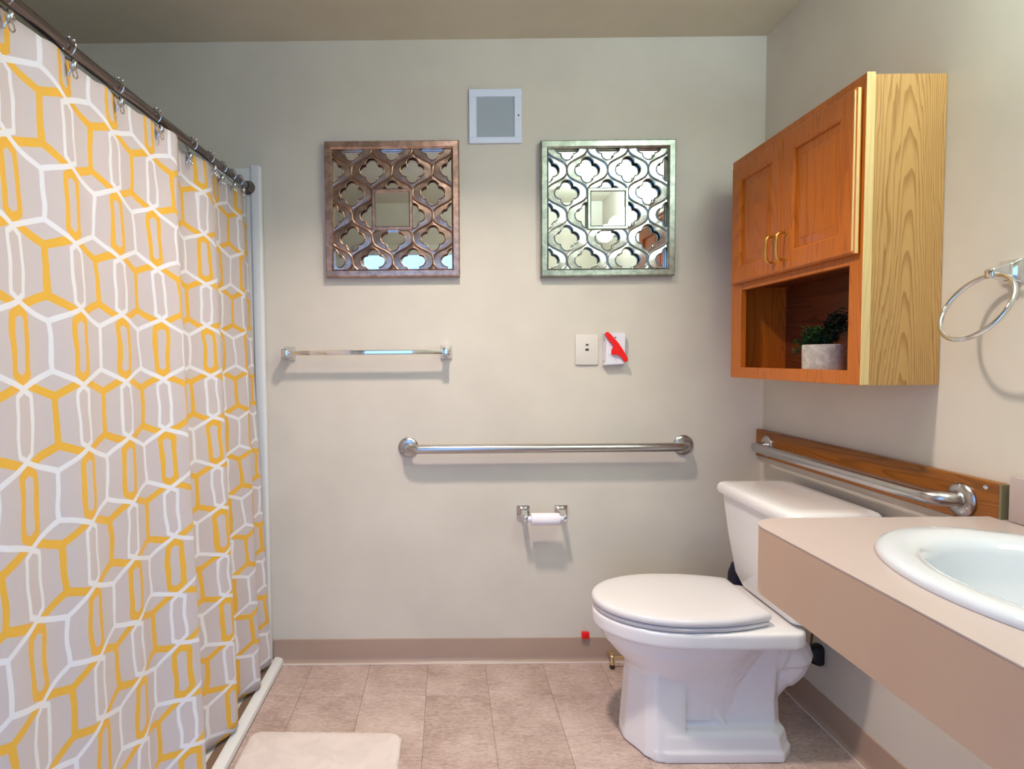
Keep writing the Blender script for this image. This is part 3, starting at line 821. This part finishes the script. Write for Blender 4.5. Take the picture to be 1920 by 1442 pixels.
# floor plinth
def plinth(z, o=0):
    pts = [(.556+o, -.020), (.618+o, -.140+o), (.66, -.150+o), (1.000-o, -.150+o), (1.045-o, -.105+o), (1.052-o, 0), (1.045-o, .105-o), (1.000-o, .150-o), (.66, .150-o), (.618+o, .140-o), (.556+o, .020)]
    return [(x, TY+y, z) for x, y in pts]
loft(bm, [plinth(0), plinth(.030), plinth(.036, .006), plinth(.074, .012), plinth(.084, .026)])
# body between the column and the rear, with the trapway bulging out of it
loft(bm, [[(x, TY+y, z) for x, y in ((.66, -w), (r-.03, -w), (r, -w+.03), (r, w-.03), (r-.03, w), (.66, w))] for z, w, r in ((.05, .092, 1.035), (.15, .088, 1.03), (.25, .090, 1.035), (.34, .10, 1.04), (.372, .13, 1.045))])
tube(bm, smoothpath([(.735, TY, .14), (.80, TY, .215), (.88, TY, .275), (.965, TY, .300), (1.045, TY, .285), (1.072, TY, .255), (1.03, TY, .215), (.985, TY, .15), (.985, TY, .04)], 6), [.074]*6+[.088]*6+[.094]*6+[.094]*6+[.088]*6+[.078]*6+[.070]*6+[.068]*7, 18)
for s in (-1, 1):                                    # crossed ribs cast into the side
    tube(bm, [(.735, TY+s*.086, .170), (.80, TY+s*.087, .168), (.85, TY+s*.088, .200), (.90, TY+s*.089, .245)], .011, 8)
    tube(bm, [(.80, TY+s*.087, .168), (.845, TY+s*.089, .085)], .012, 8)
o = obj('bowl', bm, M['ceramic'], toi, angle=60)
rm = o.modifiers.new('fuse', 'REMESH'); rm.mode = 'VOXEL'; rm.voxel_size = .0042; rm.use_smooth_shade = True
sm = o.modifiers.new('soften', 'SMOOTH'); sm.factor = .5; sm.iterations = 5
bb_.free()
for s in (-1, 1):
    obj('bolt_cap', L([(.016, 0), (.016, .006), (.012, .014), (.005, .018), (0, .0185)], (.885, TY+s*.118, .058), 'Z', 18), M['seat'], toi)
# seat and lid
def lidring(z, o=0, front=0.0):
    half = []
    for i in range(20):
        a = PI/2*i/19
        half.append((.72-(.72-.466+o)*math.cos(a), (.193+o)*math.sin(a)**1.0))
    half += [(.80, .190+o), (.86, .179+o), (.915, .162+o), (.950+o*.4, .149+o), (.956+o*.4, .144+o)]
    return [(x, TY-y, z) for x, y in half]+[(x, TY+y, z) for x, y in reversed(half[1:])]
bm = bmesh.new(); loft(bm, [lidring(.4165, -.010), lidring(.419, -.004), lidring(.427, -.002), lidring(.4315, -.006)])
obj('seat', bm, M['seat'], toi, angle=50)
bm = bmesh.new(); loft(bm, [lidring(.434, -.008), lidring(.436, .000), lidring(.443, .002), lidring(.451, .000), lidring(.456, -.006), lidring(.4585, -.020), lidring(.4600, -.055), lidring(.4605, -.10)])
obj('seat_lid', bm, M['seat'], toi, angle=50)
for s in (-1, 1):
    obj('hinge', B((.948, TY+s*.075-.018, .4155), (.972, TY+s*.075+.018, .432), bev=.005, seg=3), M['seat'], toi)
# tank
def tankring(z, x0, x1, y0, y1, r=.03):
    return [(x, y, z) for x, y in rrect(x0, y0, x1, y1, r, 5)]
bm = bmesh.new()
loft(bm, [tankring(.418, 1.030, 1.190, 1.735, 2.030), tankring(.426, 1.016, 1.200, 1.715, 2.050), tankring(.47, 1.000, 1.210, 1.692, 2.072), tankring(.60, .982, 1.214, 1.666, 2.090), tankring(.738, .968, 1.216, 1.650, 2.104)])
obj('tank', bm, M['ceramic'], toi, angle=40)
bm = bmesh.new()
def lidr(z, o):
    pts = rrect(.956-o, 1.640-o, 1.220+min(o, 0), 2.114+o, .030, 5)
    return [(x-.012*max(0, 1-((y-1.877)/.24)**2)*(x < 1.05), y, z) for x, y in pts]
loft(bm, [lidr(.738, -.008), lidr(.740, -.002), lidr(.752, .002), lidr(.766, .000), lidr(.774, -.006), lidr(.777, -.016), lidr(.778, -.05)])
obj('tank_lid', bm, M['ceramic'], toi, angle=50)
# stop valve and supply pipe
t = thing('shutoff_valve', 'small brass shutoff valve low at the baseboard left of toilet base', 'valve', (.640, 2.315, 0))
VX, VY = .640, 2.285
bm = bmesh.new(); tube(bm, smoothpath([(VX+.004, VY, .043), (.70, VY, .045), (.80, VY, .046), (.88, VY+.006, .046), (.92, VY+.03, .046), (.925, YB-.0065, .046)], 6), .0042, 10); obj('supply_pipe', bm, M['oldbrass'], t)
bm = bmesh.new(); lathe(bm, [(0, .016), (.009, .017), (.010, .028), (.0075, .032), (.0075, .050), (.0045, .053), (.0035, .066), (0, .067)], (VX, VY, 0), 'Z', 16)
tube(bm, [(VX, VY, .043), (VX, YB-.0065, .043)], .0055, 10); obj('valve_body', bm, M['oldbrass'], t)
bm = bmesh.new(); lathe(bm, [(0, .0), (.008, .001), (.010, .008), (.009, .016), (0, .016)], (VX, VY, 0.0005), 'Z', 16); obj('valve_foot', bm, mat('dark_valve_foot', (58, 40, 34), .5), t)
# things behind the toilet
t = thing('canister', 'slim navy blue canister behind the toilet beside the tank', 'canister', (1.098, 2.225, 0))
bm = bmesh.new(); lathe(bm, [(0, .0005), (.040, .0005), (.044, .006), (.040, .30), (.036, .40), (.024, .436), (.016, .440), (0, .440)], (1.098, 2.225, 0), 'Z', 28); obj('body', bm, M['navy'], t)
bm = bmesh.new(); lathe(bm, [(0, .440), (.013, .440), (.014, .446), (.013, .475), (.009, .480), (0, .481)], (1.098, 2.225, 0), 'Z', 20); obj('cap', bm, M['navy'], t)
t = thing('power_plug', 'black plug with short cord low on right wall behind toilet', 'plug', (XR, 1.955, .21))
bm = bmesh.new(); loft(bm, [[(x, 1.950+a, .222+b) for a, b in rrect(-h*.8, -h*1.3, h*.8, h*1.3, h*.6, 4)] for x, h in ((XR-.0005, .026), (XR-.012, .028), (XR-.032, .022), (XR-.040, .014))]); obj('plug_body', bm, M['black'], t)
bm = bmesh.new(); tube(bm, smoothpath([(XR-.034, 1.950, .24), (XR-.030, 1.948, .30), (XR-.018, 1.940, .38), (XR-.012, 1.93, .47)], 5), .0035, 8); obj('cord', bm, mat('olive_cord', (88, 76, 48), .5), t)

# ---------------------------------------------------------------- counter and sink
CF, CE, CT, CB = .672, 1.335, .851, .704                # front, far end, top, apron bottom
SX, SY, SB, SA = .980, .893, .224, .305                 # sink hole centre and half axes
ctr = thing('vanity_counter', 'beige laminate vanity countertop with deep apron and round front corner', 'counter', (XR, .6, CT))
r = .075
outl = [(XR-.001, YF+.001), (XR-.001, CE)] + arc(CF+r, CE-r, r, 90, 180, 10) + [(CF, YF+.001)]
bm = bmesh.new()
K = 64
hole = [(SX+SB*math.cos(2*PI*i/K), SY+SA*math.sin(2*PI*i/K)) for i in range(K)]
def ring_e(pts, z): 
    vs = [bm.verts.new((x, y, z)) for x, y in pts]
    return [bm.edges.new((vs[i], vs[(i+1) % len(vs)])) for i in range(len(vs))], vs
eo, vo = ring_e(outl, CT); eh, vh = ring_e(hole, CT)
bmesh.ops.triangle_fill(bm, edges=eo+eh, use_beauty=True)
for f in list(bm.faces):
    c = f.calc_center_median()
    if ((c.x-SX)/SB)**2+((c.y-SY)/SA)**2 < .96: bm.faces.remove(f)
lo = [bm.verts.new((v.co.x, v.co.y, CT-.0022)) for v in vo]; lh = [bm.verts.new((v.co.x, v.co.y, CT-.0022)) for v in vh]
for a, b in ((vo, lo), (vh, lh)):
    for i in range(len(a)):
        j = (i+1) % len(a); bm.faces.new((a[i], a[j], b[j], b[i]))
obj('top', bm, M['laminate'], ctr, angle=30)
bm = bmesh.new()
ia = [(XR-.001, CE-.0005)]+arc(CF+r, CE-r, r-.0008, 90, 180, 10)+[(CF+.0008, YF+.002)]
ib = [(XR-.001, CE-.022)]+arc(CF+r, CE-r, r-.022, 90, 180, 10)+[(CF+.022, YF+.002)]
loft(bm, [[(a[0], a[1], CT-.0024), (b[0], b[1], CT-.0024), (b[0], b[1], CB), (a[0], a[1], CB)] for a, b in zip(ia, ib)])
obj('apron', bm, M['apron'], ctr, angle=30)
bm = B((XR-.018, YF+.002, CT+.0005), (XR-.0005, 1.292, CT+.100), bev=.003); obj('backsplash', bm, M['laminate'], ctr)
snk = thing('sink', 'white oval drop in sink set into the beige counter', 'sink', (SX, SY, CT))
bm = bmesh.new()
prof = [(1.095, .0005, 0), (1.10, .006, 0), (1.085, .013, 0), (1.04, .017, 0), (.95, .017, .0), (.86, .014, 0), (.80, .006, 0), (.765, -.010, 0), (.72, -.045, 0), (.62, -.095, 0), (.42, -.128, 0), (.20, -.138, 0), (.075, -.142, 0)]
E0, E1 = .216, .296
rings = [[(SX+(E0*k)*math.cos(2*PI*i/72)*(1 if math.cos(2*PI*i/72) < 0 or k < 1.0 else .985), SY+(E1*k)*math.sin(2*PI*i/72), CT+z) for i in range(72)] for k, z, _ in prof]
loft(bm, rings, cap=False)
obj('basin', bm, M['sink'], snk, angle=60)
obj('drain', L([(0, 0), (.020, 0), (.027, .003), (.029, .002), (.029, -.004), (0, -.004)], (SX, SY, CT-.1405), 'Z', 24), M['chrome'], snk)

# ---------------------------------------------------------------- bath mat
bm = bmesh.new()
mo = rrect(-.640, .95, -.152, 1.882, .035, 8)
# subdivide the edge so that it can be slightly uneven
mo2 = []
for i in range(len(mo)):
    a, b = mo[i], mo[(i+1) % len(mo)]; n = max(1, int(math.hypot(b[0]-a[0], b[1]-a[1])/.008))
    mo2 += [(a[0]+(b[0]-a[0])*k/n, a[1]+(b[1]-a[1])*k/n) for k in range(n)]
rn = random.Random(5)
cxm, cym = -.396, 1.416
def mring(k, z, j): return [(cxm+(x-cxm)*(1-k/.244)+rn.uniform(-j, j), cym+(y-cym)*(1-k/.466)+rn.uniform(-j, j)-.03*(x-cxm), z) for x, y in mo2]
loft(bm, [mring(.0, .0006, .0015), mring(-.001, .006, .002), mring(.003, .012, .002), mring(.010, .0155, .001), mring(.03, .0165, 0)])
tag(obj('bath_mat', bm, M['mat'], None, loc=(cxm, cym, 0), angle=60), 'cream plush bath mat with rounded corners on the floor by the shower', 'bath mat')

# ---------------------------------------------------------------- lamps (above and beside the frame)
t = thing('ceiling_light', 'round recessed ceiling light above the middle of the room', 'ceiling light', (LX, LY, ZC))
obj('trim_ring', L([(.072, -.001), (.095, -.002), (.098, -.006), (.092, -.012), (.074, -.016), (.070, -.010)], (LX, LY, ZC), 'Z', 40), M['vent_white'], t)
obj('lens', L([(0, -.010), (.070, -.010), (.070, -.004), (0, -.004)], (LX, LY, ZC), 'Z', 32), M['glow'], t)
t = thing('vanity_light', 'chrome bar vanity light with three frosted globes on the right wall', 'vanity light', (XR, .80, 2.06))
obj('back_plate', B((XR-.022, .42, 2.02), (XR-.0005, 1.18, 2.10), bev=.006, seg=3), M['chrome'], t)
for vy in VANITY_Y:
    obj('socket', L([(.0, -.070), (.022, -.070), (.026, -.030), (.030, 0), (0, 0)], (XR-.020, vy, 2.06), 'X', 20), M['chrome'], t)
